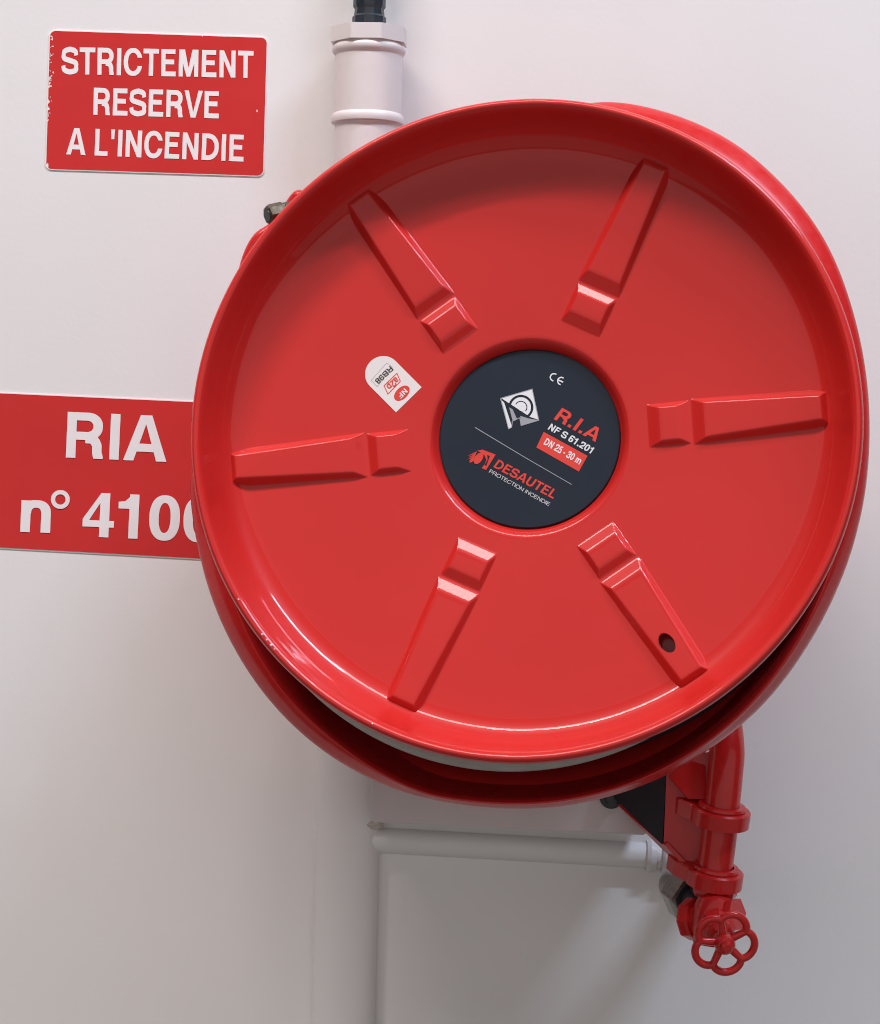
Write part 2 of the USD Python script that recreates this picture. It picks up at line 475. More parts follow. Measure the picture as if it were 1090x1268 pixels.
# --- long red number plate, left, running behind the reel
P = [on_wall(*p) for p in ((-60, 484.3), (340, 502.5), (340, 696.5), (-60, 674.5))]
pc = np.mean(P, 0)
plate = thing('number_plate', 'wide red wall plate lettered in large white characters, partly behind the reel', 'sign', pc)
pr_ = (P[1] - P[0] + P[2] - P[3]); pr_ /= np.linalg.norm(pr_)
pu_ = np.cross(pr_, [0, 1, 0]); pu_ = pu_ if pu_[2] > 0 else -pu_
pf = frame_fn(pc, pr_, pu_, [0, -1, 0])
poly = Polygon([((p - pc) @ pr_, (p - pc) @ pu_) for p in P])
part(plate, 'red_panel', prism(poly, .0012, pf), 'sign_red', smooth=False)
part(plate, 'white_edge', prism(poly.buffer(.0011, join_style=2), .0008, pf), 'sign_white', smooth=False)
wall_text(plate, 'RIA', (81.5, 566.5), (206, 572), 56.5, .0013)
wall_text(plate, 'n', (25, 658.5), (62, 660), 53.5, .0013)
o0, o1 = on_wall(74.8, 618.5, .0013), on_wall(74.8, 618.5, .0013)
ring = Point(0, 0).buffer(11.6 * 2.56 / FPX, 24).difference(Point(0, 0).buffer(6.4 * 2.56 / FPX, 24))
part(plate, 'lettering', prism(ring, .0005, frame_fn(o0, pr_, pu_, [0, -1, 0])), 'sign_white', smooth=False)
wall_text(plate, '4100', (101.5, 664), (264, 671.6), 54.5, .0013)

# ================================================================ white vertical pipe with collars
PR = .0345                                     # its radius
PY = WALL - PR - .001
def pipe_axis(px, py):
    return at(px, py, PY)
top, bot = pipe_axis(457.5, 40), pipe_axis(431, 1268)
pd = top - bot; pd /= np.linalg.norm(pd)
bot2 = top - pd * .42
pipe = thing('wall_pipe', 'thick white plastic pipe with collars coming down behind the top of the reel', 'pipe', bot2)
L = np.linalg.norm(top - bot2)
part(pipe, 'pipe', lathe([(0, 0), (PR * .955, 0), (PR * .955, L - .02), (0, L - .02)], bot2, pd), 'white_plastic')
def up_to(py):
    return (at(457, py, PY - PR) - bot2) @ pd
s0, s1 = up_to(143), up_to(57)
part(pipe, 'sleeve', lathe([(PR * .93, s0 - .004), (PR * 1.055, s0 - .003), (PR * 1.075, s0), (PR * 1.06, s0 + .004), (PR * 1.0, s0 + .0065), (PR * .995, s1 - .004),
                            (PR * 1.06, s1 - .001), (PR * 1.085, s1 + .002), (PR * 1.07, s1 + .005), (PR * 1.0, s1 + .008), (PR * .98, s1 + .014), (PR * .9, s1 + .015)], bot2, pd), 'white_plastic')
hx = up_to(47)
hexp = Polygon([(1.10 * PR * math.cos(a), 1.10 * PR * math.sin(a)) for a in np.arange(8) * math.pi / 4 + .3]).buffer(-.004).buffer(.006, quad_segs=5)
ha = np.cross(pd, [0, 1, 0]); ha /= np.linalg.norm(ha)
part(pipe, 'collar_nut', prism(hexp, .0155, frame_fn(bot2 + pd * hx, ha, np.cross(pd, ha), pd)), 'white_plastic', smooth=25)
g0 = hx + .0155
cab = bot2 + pd * g0
cable = thing('black_cable_gland', 'black ribbed plastic gland and hose entering the top of the white pipe', 'cable gland', cab)
part(cable, 'gland', lathe([(0, 0), (.0165, 0), (.0172, .002), (.0172, .012), (.0155, .014), (.0148, .02), (.0165, .023), (.0165, .033), (.014, .036), (0, .036)], cab + ha * .0005, pd, 10), 'black_plastic', smooth=25)
part(cable, 'hose', sweep([cab + pd * s for s in np.linspace(.03, .3, 20)], [.0135 + .0012 * (k % 2) for k in range(20)], 24), 'black_plastic')

# half-round trunking that goes on below the reel
t0 = at(433, 900, WALL) - pd * .9
trunk = thing('wall_trunking', 'pale half-round vertical trunking on the wall below the left side of the reel', 'trunking', t0)
tpoly = affinity.scale(Point(0, 0).buffer(1, 32), .0330, .016)
tn = np.cross(ha, pd); tn = tn if tn[1] < 0 else -tn
part(trunk, 'cover', prism(tpoly, 1.15, frame_fn(t0 + tn * .004, ha, tn, pd)), 'wall_paint', smooth=40)

# ================================================================ white box behind the reel with a bolt
BY = WALL - .085
q = [at(*p, BY) for p in ((462, 800), (815, 815), (801, 1034.5), (459, 1018.5))]
bc = np.mean(q, 0)
boxt = thing('mounting_box', 'pale painted metal box fixed to the wall behind the lower half of the reel', 'box', bc)
br = q[2] - q[3]; br /= np.linalg.norm(br)
bu = np.cross(br, [0, 1, 0]); bu = bu if bu[2] > 0 else -bu
bfn = frame_fn(np.array([bc[0], WALL, bc[2]]), br, bu, [0, -1, 0])
bpoly = Polygon([((p - bc) @ br, (p - bc) @ bu) for p in q]).buffer(-.004).buffer(.004, quad_segs=4)
part(boxt, 'body', bevel_plate(bpoly, .085, .0015, bfn), 'white_metal', smooth=25)
bp = at(757, 987, BY)
part(boxt, 'bolt', lathe([(0, .013), (.006, .013), (.007, .012), (.0075, .006), (.0075, 0)], bp, [0, -1, 0], 6), 'black_plastic', smooth=20)
part(boxt, 'bolt', lathe([(0, .004), (.0105, .004), (.0115, .003), (.0115, 0)], bp, [0, -1, 0], 40), 'black_plastic')

# ================================================================ horizontal feed pipe below the box
HY = WALL - .001
h0, h1 = at(461, 1040, HY), at(812, 1060, HY)
hd = h1 - h0; hl = np.linalg.norm(hd); hd /= hl
feed = thing('supply_pipe', 'horizontal off-white water pipe under the mounting box leading to the red valve', 'pipe', h0)
part(feed, 'pipe', lathe([(0, 0), (.0130, 0), (.0130, hl + .03), (0, hl + .03)], h0, hd), 'wall_paint')
for s, w, r in ((hl - .010, .010, .0160), (hl + .006, .016, .0175)):
    part(feed, 'coupling', lathe([(.0155, s), (r, s + .0015), (r + .001, s + .004), (r, s + w - .002), (.0155, s + w)], h0, hd), 'white_plastic')
blob = trimesh.creation.icosphere(3, .0095)
blob.vertices *= np.array([1.1, .5, .5]) * (1 + .35 * (meshkit.fbm(blob.vertices * 180) - .5)[:, None] * 2)
blob.apply_translation(at(463, 1021, HY - .012))
part(feed, 'sealant_lump', blob, 'sealant')
# elbow coming forward to the valve, and its union nut
v_in = at(868, 1122, .215)
e0, e1 = h0 + hd * (hl + .02), at(846, 1104, .25)
part(feed, 'elbow', sweep(spline([e0, e0 + hd * .018 + np.array([0, -.006, -.004]), e1 + (e1 - v_in) * .5, e1], 8), .0155, 20), 'steel')
nd = v_in - e1; nl = np.linalg.norm(nd); nd /= nl
nut = part(feed, 'union_nut', lathe([(.012, -.004), (.0225, -.004), (.0245, -.001), (.0245, .016), (.0225, .019), (.0175, .019), (.0165, .012), (.010, .012)], e1, nd, 6), 'steel', smooth=20)
part(feed, 'gasket', lathe([(.0, .0145), (.0168, .0145), (.0168, .021), (.0135, .021), (.0125, .05), (0, .05)], e1, nd, 40), 'black_plastic')

# ================================================================ the hose reel
reel_t = thing('hose_reel', 'big round glossy red fire hose reel with six pressed ribs and black centre label', 'hose reel', O)
NS = 288
TH = np.arange(NS) * 2 * np.pi / NS
FD = .062                                      # depth of the flat of the front disc behind its rim
R_IN, R_FLAT = .095, .257


def reel_lathe(profile, closed=False, rfun=None):
    pr = np.asarray(profile, float)
    v = np.stack([pr[None, :, 0] * np.cos(TH)[:, None], pr[None, :, 0] * np.sin(TH)[:, None], np.broadcast_to(pr[None, :, 1], (NS, len(pr)))], -1)
    m = tri(reel(v.reshape(-1, 3)), grid_faces(NS, len(pr), True, closed))
    return m




def dep(r):
    """depth of the plate of the front disc, a shallow cone, behind the rim"""
    return FD - .013 * np.clip((np.asarray(r) - R_IN) / (R_FLAT - R_IN), 0, 1.15)




def ang_of(px, py, d=FD):
    p = on_reel(px, py, d)
    return math.atan2(p[1], p[0]), np.linalg.norm(p)


# ribs: (outer end) pixel -> direction
ends = [(1026, 517), (822, 200), (438, 238), (283, 592), (507, 880), (855, 842)]
angs = [ang_of(*e)[0] for e in ends]
base = np.angle(np.mean([np.exp(6j * a) for a in angs])) / 6
angs = [a + .5 * ((base + round((a - base) / (math.pi / 3)) * math.pi / 3) - a) for a in angs]
hole_c = on_reel(827, 797.5, FD - .010)
hole_r = np.linalg.norm(hole_c)
hole_a = math.atan2(hole_c[1], hole_c[0])
HA, HB = .0064, .0096                           # half axes of the slot

cosr = [(.0835, .0725), (.0845, .0718), (.0860, .0690), (.0878, .0655), (.0900, .0632), (.0925, .0622), (R_IN, FD)]
cove = [(R_FLAT, FD - .013), (.2620, .0480), (.2672, .0462), (.2725, .0428), (.2772, .0378), (.2812, .0312), (.2844, .0236), (.2870, .0158), (.2890, .0085),
        (.2908, .0035), (.2930, .0010), (.2955, .0), (.2980, .0012), (.2996, .0040), (.3000, .0075), (.2990, .0110), (.2965, .0130)]
back = [(.2945, .0140), (.2925, .0165), (.2900, .0280), (.2860, .0400), (.2805, .0505), (.2730, .0585), (.2630, .0632), (.2520, .0650), (.105, .0650), (.093, .0750), (.0, .0750)]
m1, m2 = reel_lathe(cosr), reel_lathe(np.vstack([spline(cove, 3), back]))
rr_ = np.linspace(R_IN, R_FLAT, 34)
m3 = reel_lathe(np.c_[rr_, dep(rr_)])
c3 = m3.triangles_center - O
d3 = np.hypot(c3 @ RX - hole_c[0], c3 @ RU - hole_c[1])
m3.update_faces(d3 > .0125)
disc = trimesh.util.concatenate([m1, m2, m3])
disc.merge_vertices(digits_vertex=6)
trimesh.repair.fix_winding(disc)
fn_ = disc.face_normals[np.argmax(disc.area_faces)]
if fn_ @ AX > 0:
    disc.invert()
front = part(reel_t, 'front_disc', disc, 'red_enamel', smooth=40)


def soft(t, k=.02):
    return .5 * (np.sqrt(t * t + k) - np.sqrt((t - 1) ** 2 + k) + 1)


def rib_mesh(ang, r0, r1, w0, w1, h0, h1, cin, cout, cside, hole=None, off=0.0):
    mg = .004
    nu, nv = int((r1 - r0 + 2 * mg) / .0009), int((max(w0, w1) + 2 * mg) / .0009)
    u = np.linspace(r0 - mg, r1 + mg, nu); v = np.linspace(-max(w0, w1) / 2 - mg, max(w0, w1) / 2 + mg, nv)
    U, V = np.meshgrid(u, v, indexing='ij')
    s = np.clip((U - r0) / (r1 - r0), 0, 1)
    half = (w0 + (w1 - w0) * s) / 2
    H = h0 + (h1 - h0) * s
    ch = cside * (.5 + .5 * H / h0)
    a = np.minimum(np.minimum((U - r0) / cin, (r1 - U) / cout), (half - np.abs(V)) / ch)
    z = dep(U) + .0004 - H * np.clip(soft(a, .028), 0, 1.2)
    pts = np.stack([U, V, z], -1).reshape(-1, 3)
    f = grid_faces(nu, nv)
    extra = None
    if hole is not None:
        hu, hv = hole
        e = np.hypot((pts[:, 0] - hu) / HB, (pts[:, 1] - hv) / HA)
        keep = (e[f].mean(1) > 1.0)
        f = f[keep]
        rim_ids = np.unique(f)
        near = rim_ids[(e[rim_ids] < 1.14)]
        d = (pts[near, :2] - [hu, hv]) / np.array([HB, HA])
        d /= np.maximum(np.linalg.norm(d, axis=1, keepdims=True), 1e-9)
        pts[near, :2] = d * np.array([HB, HA]) + [hu, hv]
        zz = np.median(pts[near, 2])
        t = np.arange(48) * 2 * np.pi / 48
        ringp = [np.c_[hu + HB * k * np.cos(t), hv + HA * k * np.sin(t), np.full(48, zz + dz)] for k, dz in ((1.03, -.0005), (1.0, -.0004), (.985, .0), (.98, .006))]
        extra = tri(np.vstack(ringp), grid_faces(4, 48, False, True))
    c_, s_ = math.cos(ang), math.sin(ang)
    def world(p):
        return reel(np.c_[c_ * p[:, 0] - s_ * p[:, 1], s_ * p[:, 0] + c_ * p[:, 1], p[:, 2]])
    m = tri(world(pts), f)
    m.remove_unreferenced_vertices()
    m.merge_vertices(digits_vertex=7)
    m.update_faces(m.nondegenerate_faces())
    if m.face_normals[np.argmax(m.area_faces)] @ AX > 0:
        m.invert()
    return m, (moved(extra, world) if extra is not None else None)


R1 = [np.clip(ang_of(*e, .036)[1] + .002, .272, .290) for e in ends]
for k, a in enumerate(angs):
    hole = None
    if k == 5:
        hole = (hole_r * math.cos(hole_a - a), hole_r * math.sin(hole_a - a))
    rm, ex = rib_mesh(a, .1485, R1[k], .0425, .0335, .0054, .0092, .0121, .0080, .0048, hole)
    rp = part(reel_t, 'pressed_rib', rm, 'red_enamel', smooth=True, label='pressed rib with an oval slot' if hole else None)
    if ex is not None:
        part(rp, 'slot_edge', ex, 'red_enamel', smooth=40)
    bm, _ = rib_mesh(a, .1085, .1475, .0400, .0400, .0054, .0054, .0121, .0099, .0048)
    part(reel_t, 'pressed_boss', bm, 'red_enamel', smooth=True)
# chips in the paint along the lower left of the rim
for x, y, a_ in ((303, 739, .0008), (331, 782, .0011), (336, 789, .0009), (341, 796, .0012), (345, 801, .0007), (462, 897, .0008)):
    p_ = on_reel(x, y, .004); r_ = np.linalg.norm(p_); p_ = p_ / r_ * .2945
    chip = trimesh.creation.icosphere(2, a_); chip.apply_translation(reel(np.r_[p_, .0002]))
    part(front, 'paint_chip', chip, 'sign_white', smooth=True)

# ---- black label in the recess
LD = .0706
LR = .0828
hub_o = reel(np.array([0, 0, 0.0]))
lab = part(reel_t, 'centre_label', lathe([(0, .0745), (LR, .0745), (LR, LD + .0006), (LR - .0008, LD), (0, LD)], O, AX, 160), 'label_black', smooth=30)


def label_frame(px0, px1, depth=LD):
    a, b = on_reel(*px0, depth), on_reel(*px1, depth)
    w = np.linalg.norm(b - a); r = (b - a) / w
    u = np.array([-r[1], r[0]])
    A = reel(np.r_[a, depth + (float(dep(np.linalg.norm((a + b) / 2))) - FD - .0003 if depth < .065 else 0)]); Rw = RX * r[0] + RU * r[1]; Uw = RX * u[0] + RU * u[1]
    return A, Rw, Uw, w


SC = 2.27 / FPX


def label_text(parent, text, px0, px1, h_px, matname, bold=True, shear=0.0, depth=LD, name='lettering'):
    A, Rw, Uw, w = label_frame(px0, px1, depth)
    h = h_px * SC
    m = word(text, w - max(shear, 0) * h, h, .0002, bold, shear)
    a2, b2 = on_reel(*px0, depth), on_reel(*px1, depth)
    r2 = (b2 - a2) / w
    def place(p):
        q2 = a2 + p[:, :1] * r2 + p[:, 1:2] * np.array([-r2[1], r2[0]])
        off = (dep(np.linalg.norm(q2, axis=1)) - FD) if depth < .065 else 0
        return reel(np.c_[q2, depth + off - p[:, 2] - (.0001 if depth < .065 else 0)])
    return part(parent, name, moved(m, place), matname, smooth=False)


def label_poly(parent, name, poly_px, matname, depth=LD, thick=.0003, z=0.0):
    """outline given in pixels of the photograph"""
    def conv(c):
        return [on_reel(x, y, depth) for x, y in c]
    out = []
    for g in getattr(poly_px, 'geoms', [poly_px]):
        out.append(Polygon(conv(g.exterior.coords[:-1]), [conv(i.coords[:-1]) for i in g.interiors]).buffer(0))
    m = prism(unary_union(out), thick, lambda p: reel(np.c_[p[:, 0], p[:, 1], (dep(np.hypot(p[:, 0], p[:, 1])) - FD if depth < .065 else 0) + depth - z - p[:, 2]]))
    return part(parent, name, m, matname, smooth=False)


Z4 = lambda x, y: (540 + x / 4.5417, 430 + y / 4.5417)      # close-up pixels to photograph pixels
# two-letter conformity mark: open arcs
def arc_band(cx, cy, r, wd, a0, a1):
    t = np.linspace(math.radians(a0), math.radians(a1), 26)
    o = [(cx + (r + wd / 2) * math.cos(x), cy + (r + wd / 2) * math.sin(x)) for x in t]
    i = [(cx + (r - wd / 2) * math.cos(x), cy + (r - wd / 2) * math.sin(x)) for x in t[::-1]]
    return Polygon(o + i)
ce = arc_band(*Z4(664, 169), 4.5, 1.5, 75 + 25, 285 + 25)
ee = unary_union([arc_band(*Z4(705, 190), 4.5, 1.5, 75 + 25, 285 + 25), Polygon([Z4(685, 179), Z4(717, 193), Z4(714, 200), Z4(682, 186)])])
label_poly(lab, 'lettering', unary_union([ce, ee]), 'print_white')
# square emblem: tilted square outline, quarter disc of arcs, two dark feet
sq = Polygon([Z4(362, 286), Z4(543, 233), Z4(581, 412), Z4(478, 443), Z4(470, 400), Z4(432, 418), Z4(428, 452), Z4(407, 462)])
half = Polygon([Z4(370, 288), Z4(540, 238), Z4(577, 408), Z4(530, 392)])
dark_arc = arc_band(*Z4(478, 338), 14.0, 3.0, -170, 60)
inner_arc = arc_band(*Z4(478, 338), 7.4, 1.2, -150, 40)
disc_w = Point(*Z4(484, 340)).buffer(4.4)
shape = half.difference(unary_union([dark_arc, inner_arc]))
label_poly(lab, 'emblem_frame', sq.difference(sq.buffer(-1.0)), 'print_grey', z=.00005)
label_poly(lab, 'emblem', shape, 'print_white')
label_poly(lab, 'emblem', disc_w, 'print_white', z=.0001)
label_poly(lab, 'emblem_leg', Polygon([Z4(362, 290), Z4(384, 312), Z4(428, 448), Z4(407, 460)]), 'print_white')
label_poly(lab, 'emblem_leg', Polygon([Z4(412, 338), Z4(432, 350), Z4(456, 404), Z4(432, 416)]), 'print_grey')
label_poly(lab, 'emblem_leg', Polygon([Z4(474, 386), Z4(520, 400), Z4(575, 410), Z4(480, 440)]), 'print_grey')
label_text(lab, 'R.I.A', Z4(662, 404), Z4(906, 538), 17.5, 'print_red', shear=.12)
label_text(lab, 'NF S 61.201', Z4(628, 460), Z4(872, 600), 8.6, 'print_white', shear=.08)
bx = Polygon([Z4(606, 476), Z4(853, 611), Z4(804, 699), Z4(565, 564)])
label_poly(lab, 'red_box', bx, 'print_red')
label_text(lab, 'DN 25 - 30 m', Z4(604, 545), Z4(806, 660), 9.0, 'print_white', depth=LD - .0003)
label_poly(lab, 'rule_line', Polygon([Z4(221, 449), Z4(493, 613), Z4(765, 771), Z4(763, 774), Z4(492, 617), Z4(219, 453)]), 'print_grey')
label_text(lab, 'DESAUTEL', Z4(322, 674), Z4(664, 856), 11.8, 'print_red', shear=.12)
label_text(lab, 'PROTECTION INCENDIE', Z4(297, 704), Z4(634, 894), 4.6, 'print_white', bold=False)
# flame-like emblem before the name
em = Polygon([Z4(232, 582), Z4(262, 576), Z4(336, 604), Z4(282, 690), Z4(258, 680), Z4(276, 655), Z4(284, 632), Z4(272, 606), Z4(258, 594)])
label_poly(lab, 'name_emblem', em.difference(Polygon([Z4(288, 606), Z4(304, 612), Z4(284, 668), Z4(272, 664), Z4(290, 634)])), 'print_red')
label_poly(lab, 'name_emblem', affinity.rotate(affinity.scale(Point(*Z4(240, 625)).buffer(1), 4.6, 8.0), 35), 'print_red')
for k in range(5):
    label_poly(lab, 'name_emblem', Polygon([Z4(228 - 4 * k, 586 + 11 * k), Z4(206 - 4 * k, 598 + 11 * k), Z4(176 + 3 * k, 612 + 9 * k), Z4(206 - 2 * k, 604 + 11 * k), Z4(230 - 4 * k, 594 + 11 * k)]), 'print_red')

# ---- certification sticker
Z5 = lambda x, y: (440 + x / 10.9, 430 + y / 10.9)
SD = FD
ctr = np.array(Z5(382, 368))
dirp = np.array([1, 1]) / math.sqrt(2)          # from the round end to the square end, in the photograph
def sticker_xy(u, v):
    """u along the sticker from the round end's centre, v across (photo pixels)"""
    p = ctr + u * dirp + v * np.array([1, -1]) / math.sqrt(2)
    return tuple(p)
W2 = 22.2
outl = [sticker_xy(45.0, -W2), sticker_xy(45.0, W2)] + [sticker_xy(-W2 * math.sin(t) * .93, W2 * math.cos(t)) for t in np.linspace(0, math.pi, 24)]
st = label_poly(reel_t, 'sticker', Polygon(outl), 'sticker_white', depth=SD, thick=.0003)
SD2 = SD - .0003
def stick_text(text, a, b, h, matname, bold=True, shear=0.0, depth=SD2):
    label_text(st, text, a, b, h, matname, bold, shear, depth)
label_poly(st, 'sticker_line', Polygon([Z5(230, 462), Z5(440, 222), Z5(510, 280), Z5(310, 545)]).exterior.buffer(.28), 'print_grey', depth=SD2, thick=.0001)
stick_text('RB98', Z5(478, 262), Z5(274, 460), 7.0, 'print_dark', .17)
label_poly(st, 'sticker_frame', Polygon([Z5(572, 362), Z5(617, 468), Z5(450, 642), Z5(400, 530)]).exterior.buffer(.55), 'print_red', depth=SD2, thick=.0001)
stick_text('a2p', Z5(552, 405), Z5(424, 530), 8.6, 'print_red', .18)
oval = affinity.rotate(affinity.scale(Point(*Z5(636, 628)).buffer(1, 16), 11.6, 7.0), -45)
label_poly(st, 'sticker_oval', oval, 'print_red', depth=SD2, thick=.0001)
stick_text('NF', Z5(670, 560), Z5(575, 655), 6.6, 'sticker_white', depth=SD2 - .0001)

# ---- drum and back flange (its rolled rim is out of round)
part(reel_t, 'drum', lathe([(.115, .066), (.115, .205)], O, AX, 96), 'red_gloss')
B_OUT = [(234, 580), (245, 675), (262, 740), (300, 820), (340, 875), (400, 930), (470, 970), (540, 991), (600, 999), (640, 1001), (677, 1000), (754, 986), (820, 962), (900, 911), (927, 890), (960, 855),
         (991, 813), (1024, 756), (1046, 707), (1062, 655), (1071, 613), (1076, 560), (1076, 500), (1067, 430), (1050, 365), (1028, 308), (998, 261), (960, 219), (919, 183), (882, 161), (820, 137), (772, 127), (736, 124)]
B_CR = [(277, 705), (298, 765), (325, 820), (360, 868), (400, 905), (440, 937), (479, 961), (525, 982)]
YO, YC = .136, .116


def polar_table(pts, depth):
    q_ = np.array([on_reel(*p, depth) for p in pts])
    a = np.arctan2(q_[:, 1], q_[:, 0]); r = np.hypot(q_[:, 0], q_[:, 1])
    o = np.argsort(a)
    return a[o], r[o]


def table(a, r, th, smooth=9):
    v = np.interp(th, a, r, period=2 * np.pi)
    k = np.hanning(smooth + 2)[1:-1]; k /= k.sum()
    return np.convolve(np.r_[v[-smooth:], v, v[:smooth]], k, 'same')[smooth:-smooth]


hid = [(math.radians(x), .308) for x in (100, 115, 130, 145, 160, 172)]
ao, ro = polar_table(B_OUT, YO)
ao, ro = np.r_[ao, [h[0] for h in hid]], np.r_[ro, [h[1] for h in hid]]
o_ = np.argsort(ao)
RO = table(ao[o_], ro[o_], TH, 13)
ac, rc = polar_table(B_CR, YC)
other = np.array([t for t in np.arange(-70, 175, 15)])
ac = np.r_[ac, np.radians(other)]
rc = np.r_[rc, np.interp(np.radians(other), TH - np.where(TH > np.pi, 2 * np.pi, 0), RO, period=2 * np.pi) - .012] if False else np.r_[rc, [RO[int(round(math.radians(t % 360) / (2 * np.pi) * NS)) % NS] - float(np.interp(t, [-60, -40, 0, 30, 120, 170], [.004, .008, .016, .026, .028, .028])) for t in other]]
o_ = np.argsort(ac)
RC = np.minimum(table(ac[o_], rc[o_], TH, 13), RO - .004)
rows = []
prof = [('i', .110, .205), ('c', -.085, .203), ('c', -.050, .192), ('c', -.026, .168), ('c', -.012, .140), ('c', -.0045, .1215), ('c', -.0015, .1170), ('c', 0, YC - .0004), ('c', .0015, YC + .0002),
        ('m', .35, .1195), ('m', .72, .1265), ('m', .93, .1315), ('m', 1.0, YO), ('m', .97, .1405), ('o', -.004, .146), ('o', -.012, .150), ('o', -.03, .160), ('o', -.07, .196), ('i', .15, .209), ('i', .05, .209)]
V = []
for kind, a, d in prof:
    r_ = np.full(NS, a) if kind == 'i' else (RC + a if kind == 'c' else (RC + (RO - RC) * a if kind == 'm' else RO + a))
    V.append(np.c_[r_ * np.cos(TH), r_ * np.sin(TH), np.full(NS, d)])
V = np.stack(V, 1)
V = np.stack([spline(V[i], 3) for i in range(NS)])
bf = tri(reel(V.reshape(-1, 3)), grid_faces(NS, V.shape[1], True, False))
trimesh.repair.fix_winding(bf)
cen = bf.triangles_center; rad_in = (cen - O) @ AX
inner = (rad_in > .199) & (rad_in < .2045) & (np.linalg.norm(cen - O - rad_in[:, None] * AX, axis=1) < .2)
if (bf.face_normals[inner] @ AX).mean() > 0:
    bf.invert()
part(reel_t, 'back_flange', bf, 'red_gloss', smooth=50)

# ---- feed pipe of the reel: rises through the lugs and bends back to the axle
pv = [(883, 1096, .190), (886, 1070, .190), (890, 1040, .189), (894, 1000, .188), (898, 960, .189), (900, 925, .195), (893, 880, .212), (872, 830, .236), (835, 770, .252), (760, 660, .258)]
pts = np.array([at(x, y, d) for x, y, d in pv])
pts = np.vstack([pts, O + AX * .262, O + AX * .2])
part(reel_t, 'feed_pipe', sweep(spline(pts[:10], 10), .0172, 28), 'red_gloss')
part(reel_t, 'axle', lathe([(0, .20), (.03, .20), (.03, .258), (.036, .258), (.036, .272), (0, .272)], O, AX, 48), 'red_gloss')
part(reel_t, 'axle_arm', sweep(spline([pts[9], (pts[9] + pts[10]) / 2, pts[10]], 8), .0172, 24), 'red_gloss')
# hose guide: bent red rod at the upper left of the reel
gp = [(296, 348), (300, 328), (308, 306), (319, 291), (333, 279), (347, 262), (358, 247), (366, 240), (374, 238), (386, 229), (402, 216)]
gpts = np.array([np.r_[on_reel(x + 3.5, y + 3.5, .05), .05] for x, y in gp])
gpts[:, :2] *= 1.0
gr = np.array([.004, .0055, .0058, .0066, .0052, .0042, .0050, .0062, .0050, .0040, .0035])
gs = spline(np.c_[gpts, gr], 6)
part(reel_t, 'hose_guide', sweep(reel(gs[:, :3]), gs[:, 3], 16), 'red_gloss')

# ================================================================ hose wound between the flanges
hose = thing('fire_hose', 'coiled black hose with a pale outer turn, between the two rims of the reel', 'hose', O)
tt = np.linspace(0, 2 * np.pi, 160, endpoint=False)
for rad_, dz_, d_ in ((.269, -.006, .124), (.252, -.004, .158), (.225, -.003, .100), (.225, 0, .134)):
    part(hose, 'inner_turn', sweep(reel(np.c_[rad_ * np.cos(tt), dz_ + rad_ * np.sin(tt), d_ + .002 * np.sin(3 * tt)]), .0163, 16, closed=True), 'black_rubber')
tt = np.linspace(0, 2 * np.pi, 160, endpoint=False)
SAG = (-.016, -.0305)
lp = np.c_[SAG[0] + .2555 * np.cos(tt), SAG[1] + .2555 * np.sin(tt), .087 + 0 * tt]
part(hose, 'outer_turn', sweep(reel(lp), .0165, 20, closed=True), 'hose_rubber')

# ================================================================ nozzle peeping out at the upper left
n0 = at(331, 267, .085); n1 = at(366, 259, .10)
nz = thing('hose_nozzle', 'dull brass hose nozzle end showing behind the upper left rim of the reel', 'nozzle', n0)
nzd = n1 - n0; nzl = np.linalg.norm(nzd)
part(nz, 'nozzle_tip', lathe([(.005, .004), (.0065, 0), (.0088, .001), (.0098, .004), (.0098, .0165), (.0085, .018), (.0085, nzl), (0, nzl)], n0, nzd, 8), 'brass', smooth=20)
part(nz, 'nozzle_ring', lathe([(0, .0035), (.0055, .0035), (.0062, .001), (.0055, -.0005), (.0, -.0005)], n0, nzd, 32), 'black_plastic')

# ================================================================ wall bracket with two lugs round the pipe
b0 = at(822, 1000, .215)
brk = thing('swing_bracket', 'red folded steel bracket with two rounded lugs holding the upright pipe', 'bracket', b0)


def slab(px_list, thick):
    """flat steel plate through points (pixel, depth), given thickness along its own normal"""
    P_ = np.array([at(x, y, d) for x, y, d in px_list])
    c = P_.mean(0)
    _, _, vt = np.linalg.svd(P_ - c)
    n = vt[2] if vt[2][1] < 0 else -vt[2]
    x = vt[0]; y = np.cross(n, x)
    poly = Polygon([((p - c) @ x, (p - c) @ y) for p in P_]).buffer(-.001).buffer(.001, quad_segs=2)
    return prism(poly, thick, frame_fn(c - n * thick / 2, x, y, n))


part(brk, 'side_plate', slab([(828, 940, .212), (822, 1046, .212), (762, 988, .262), (766, 925, .262)], .004), 'plate_shade', smooth=False, label='side plate coloured near-black for the shade on it')
part(brk, 'web_plate', slab([(826, 950, .212), (880, 930, .206), (872, 1092, .206), (857, 1086, .207), (822, 1046, .212)], .004), 'red_gloss', smooth=False)
part(brk, 'lower_flange', slab([(820, 1043, .216), (824, 1045, .205), (872, 1092, .196), (868, 1098, .208), (762, 990, .266)], .004), 'red_gloss', smooth=False)
part(brk, 'upper_flange', slab([(828, 962, .205), (874, 925, .212), (874, 990, .196), (852, 990, .199)], .004), 'red_gloss', smooth=False)
axis_v = at(894, 1000, .188) - at(884, 1085, .190); axis_v /= np.linalg.norm(axis_v)
tilt = np.array([0, -math.sin(math.radians(9)), math.cos(math.radians(9))])
axis_l = axis_v + np.array([0, -.17, 0]); axis_l /= np.linalg.norm(axis_l)
lx = np.cross([0, 1.0, 0], axis_l); lx /= np.linalg.norm(lx)
lx = lx if lx[0] > 0 else -lx
ly = np.cross(axis_l, lx)
ly = ly if ly[1] < 0 else -ly                   # towards the viewer
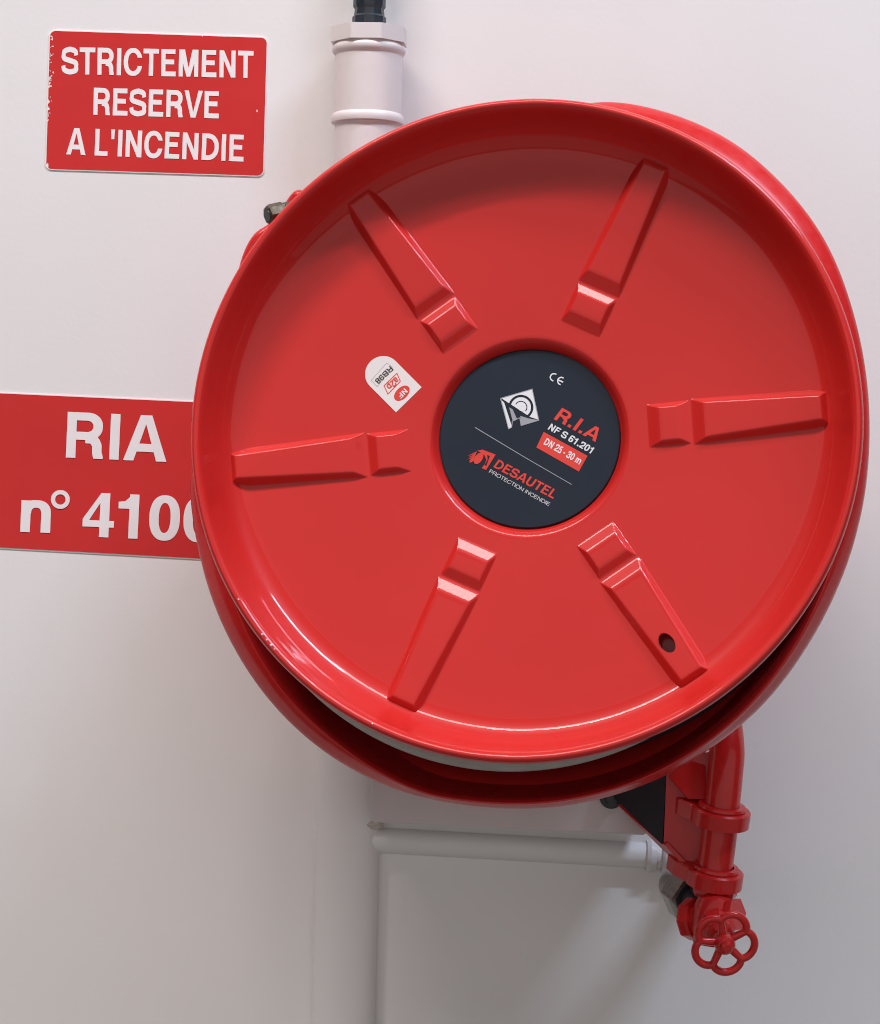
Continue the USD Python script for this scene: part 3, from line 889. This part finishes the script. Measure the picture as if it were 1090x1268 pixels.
for (cx, cy, dep, s) in ((892.5, 1010, .188, 1.0), (885.5, 1086, .190, .95)):
    c = at(cx, cy, dep)
    out = unary_union([Point(0, 0).buffer(.0285 * s, 24), Polygon([(-.0285 * s, 0), (.0285 * s, 0), (.020 * s, -.036), (-.046 * s, -.036), (-.040 * s, -.016)])]).buffer(-.002).buffer(.002)
    part(brk, 'lug', bevel_plate(out, .0155, .0016, frame_fn(c - axis_l * .008, lx, ly, axis_l)), 'red_gloss', smooth=25)
    part(brk, 'bushing', lathe([(.017, .0), (.0225 * s, .0), (.0232 * s, .0012), (.0225 * s, .0036), (.017, .004)], c + axis_l * .0075, axis_l, 48), 'red_gloss')

# ================================================================ stop valve with handwheel
vc = at(884, 1138, .178)
valve = thing('stop_valve', 'red stop valve with a five-lobed handwheel below the bracket', 'valve', vc)
cl = at(886, 1101, .190)
dn = -axis_v
part(valve, 'collar', lathe([(0, -.01), (.0205, -.01), (.0215, -.006), (.0215, .004), (.0190, .0085), (.0150, .010), (.0150, .02), (0, .02)], cl, dn, 8), 'red_gloss', smooth=20)
wheel_c = at(897, 1168, .115)
ax_w = vc - wheel_c; ax_w /= np.linalg.norm(ax_w)         # from wheel to body
# body: barrel along the flow plus bonnet towards the wheel
flow = at(866, 1136, .200) - at(905, 1136, .178); flow /= np.linalg.norm(flow)
part(valve, 'body', lathe([(0, -.026), (.010, -.025), (.017, -.020), (.0205, -.010), (.0215, 0), (.0210, .010), (.0180, .018), (.0175, .024), (0, .024)], vc, dn, 48), 'red_gloss')
part(valve, 'inlet_flange', lathe([(0, .0), (.0165, .0), (.0165, .018), (.0195, .019), (.0205, .021), (.0205, .028), (.0195, .030), (0, .030)], vc, flow, 8), 'red_gloss', smooth=20)
part(valve, 'outlet_boss', lathe([(0, .0), (.0155, .0), (.0155, .019), (.0165, .020), (.0165, .026), (.0, .026)], vc + np.array([0, 0, .004]), -flow, 6), 'red_gloss', smooth=20)
part(valve, 'bonnet', lathe([(0, 0), (.0175, 0), (.0175, .024), (.0145, .027), (.0125, .029), (.0125, .038), (.0085, .040), (.0085, .048), (0, .048)], vc, -ax_w, 8), 'red_gloss', smooth=25)
wd = np.linalg.norm(vc - wheel_c)
part(valve, 'stem', lathe([(0, .0), (.0048, .0), (.0048, wd), (0, wd)], wheel_c, ax_w, 20), 'red_gloss')
fw = np.array([.10, -1, -.22]); fw /= np.linalg.norm(fw)      # the wheel faces this way
wx = np.cross([0, 0, 1.0], fw); wx = wx if wx[0] > 0 else -wx; wx /= np.linalg.norm(wx)
wy = np.cross(wx, fw); wy = wy if wy[2] > 0 else -wy
sp0 = math.radians(31)
S2 = (wheel_c[1] - EYE[1]) / FPX
t = np.linspace(0, 2 * np.pi, 150, endpoint=False)
lob = np.abs(np.cos(2.5 * (t - sp0) + np.pi / 2)) ** .62
rr = (29.5 + 9.3 * lob) * S2
ringp = wheel_c + (rr * np.cos(t))[:, None] * wx + (rr * np.sin(t))[:, None] * wy
rim = part(valve, 'wheel_rim', sweep(ringp, .0037, 14, closed=True), 'red_gloss')
for k in range(5):
    a = sp0 + k * 2 * np.pi / 5
    e = wheel_c + 29.8 * S2 * (math.cos(a) * wx + math.sin(a) * wy)
    i_ = wheel_c - fw * .003
    part(valve, 'wheel_spoke', sweep([i_ + (e - i_) * s for s in np.linspace(.1, 1, 8)], np.linspace(.0044, .0034, 8), 12), 'red_gloss')
part(valve, 'wheel_hub', lathe([(0, -.010), (.0085, -.010), (.0095, -.007), (.0095, .006), (.0080, .0085), (.0062, .009), (.0058, .013), (.004, .0145), (0, .0147)], wheel_c, fw, 24), 'red_gloss')
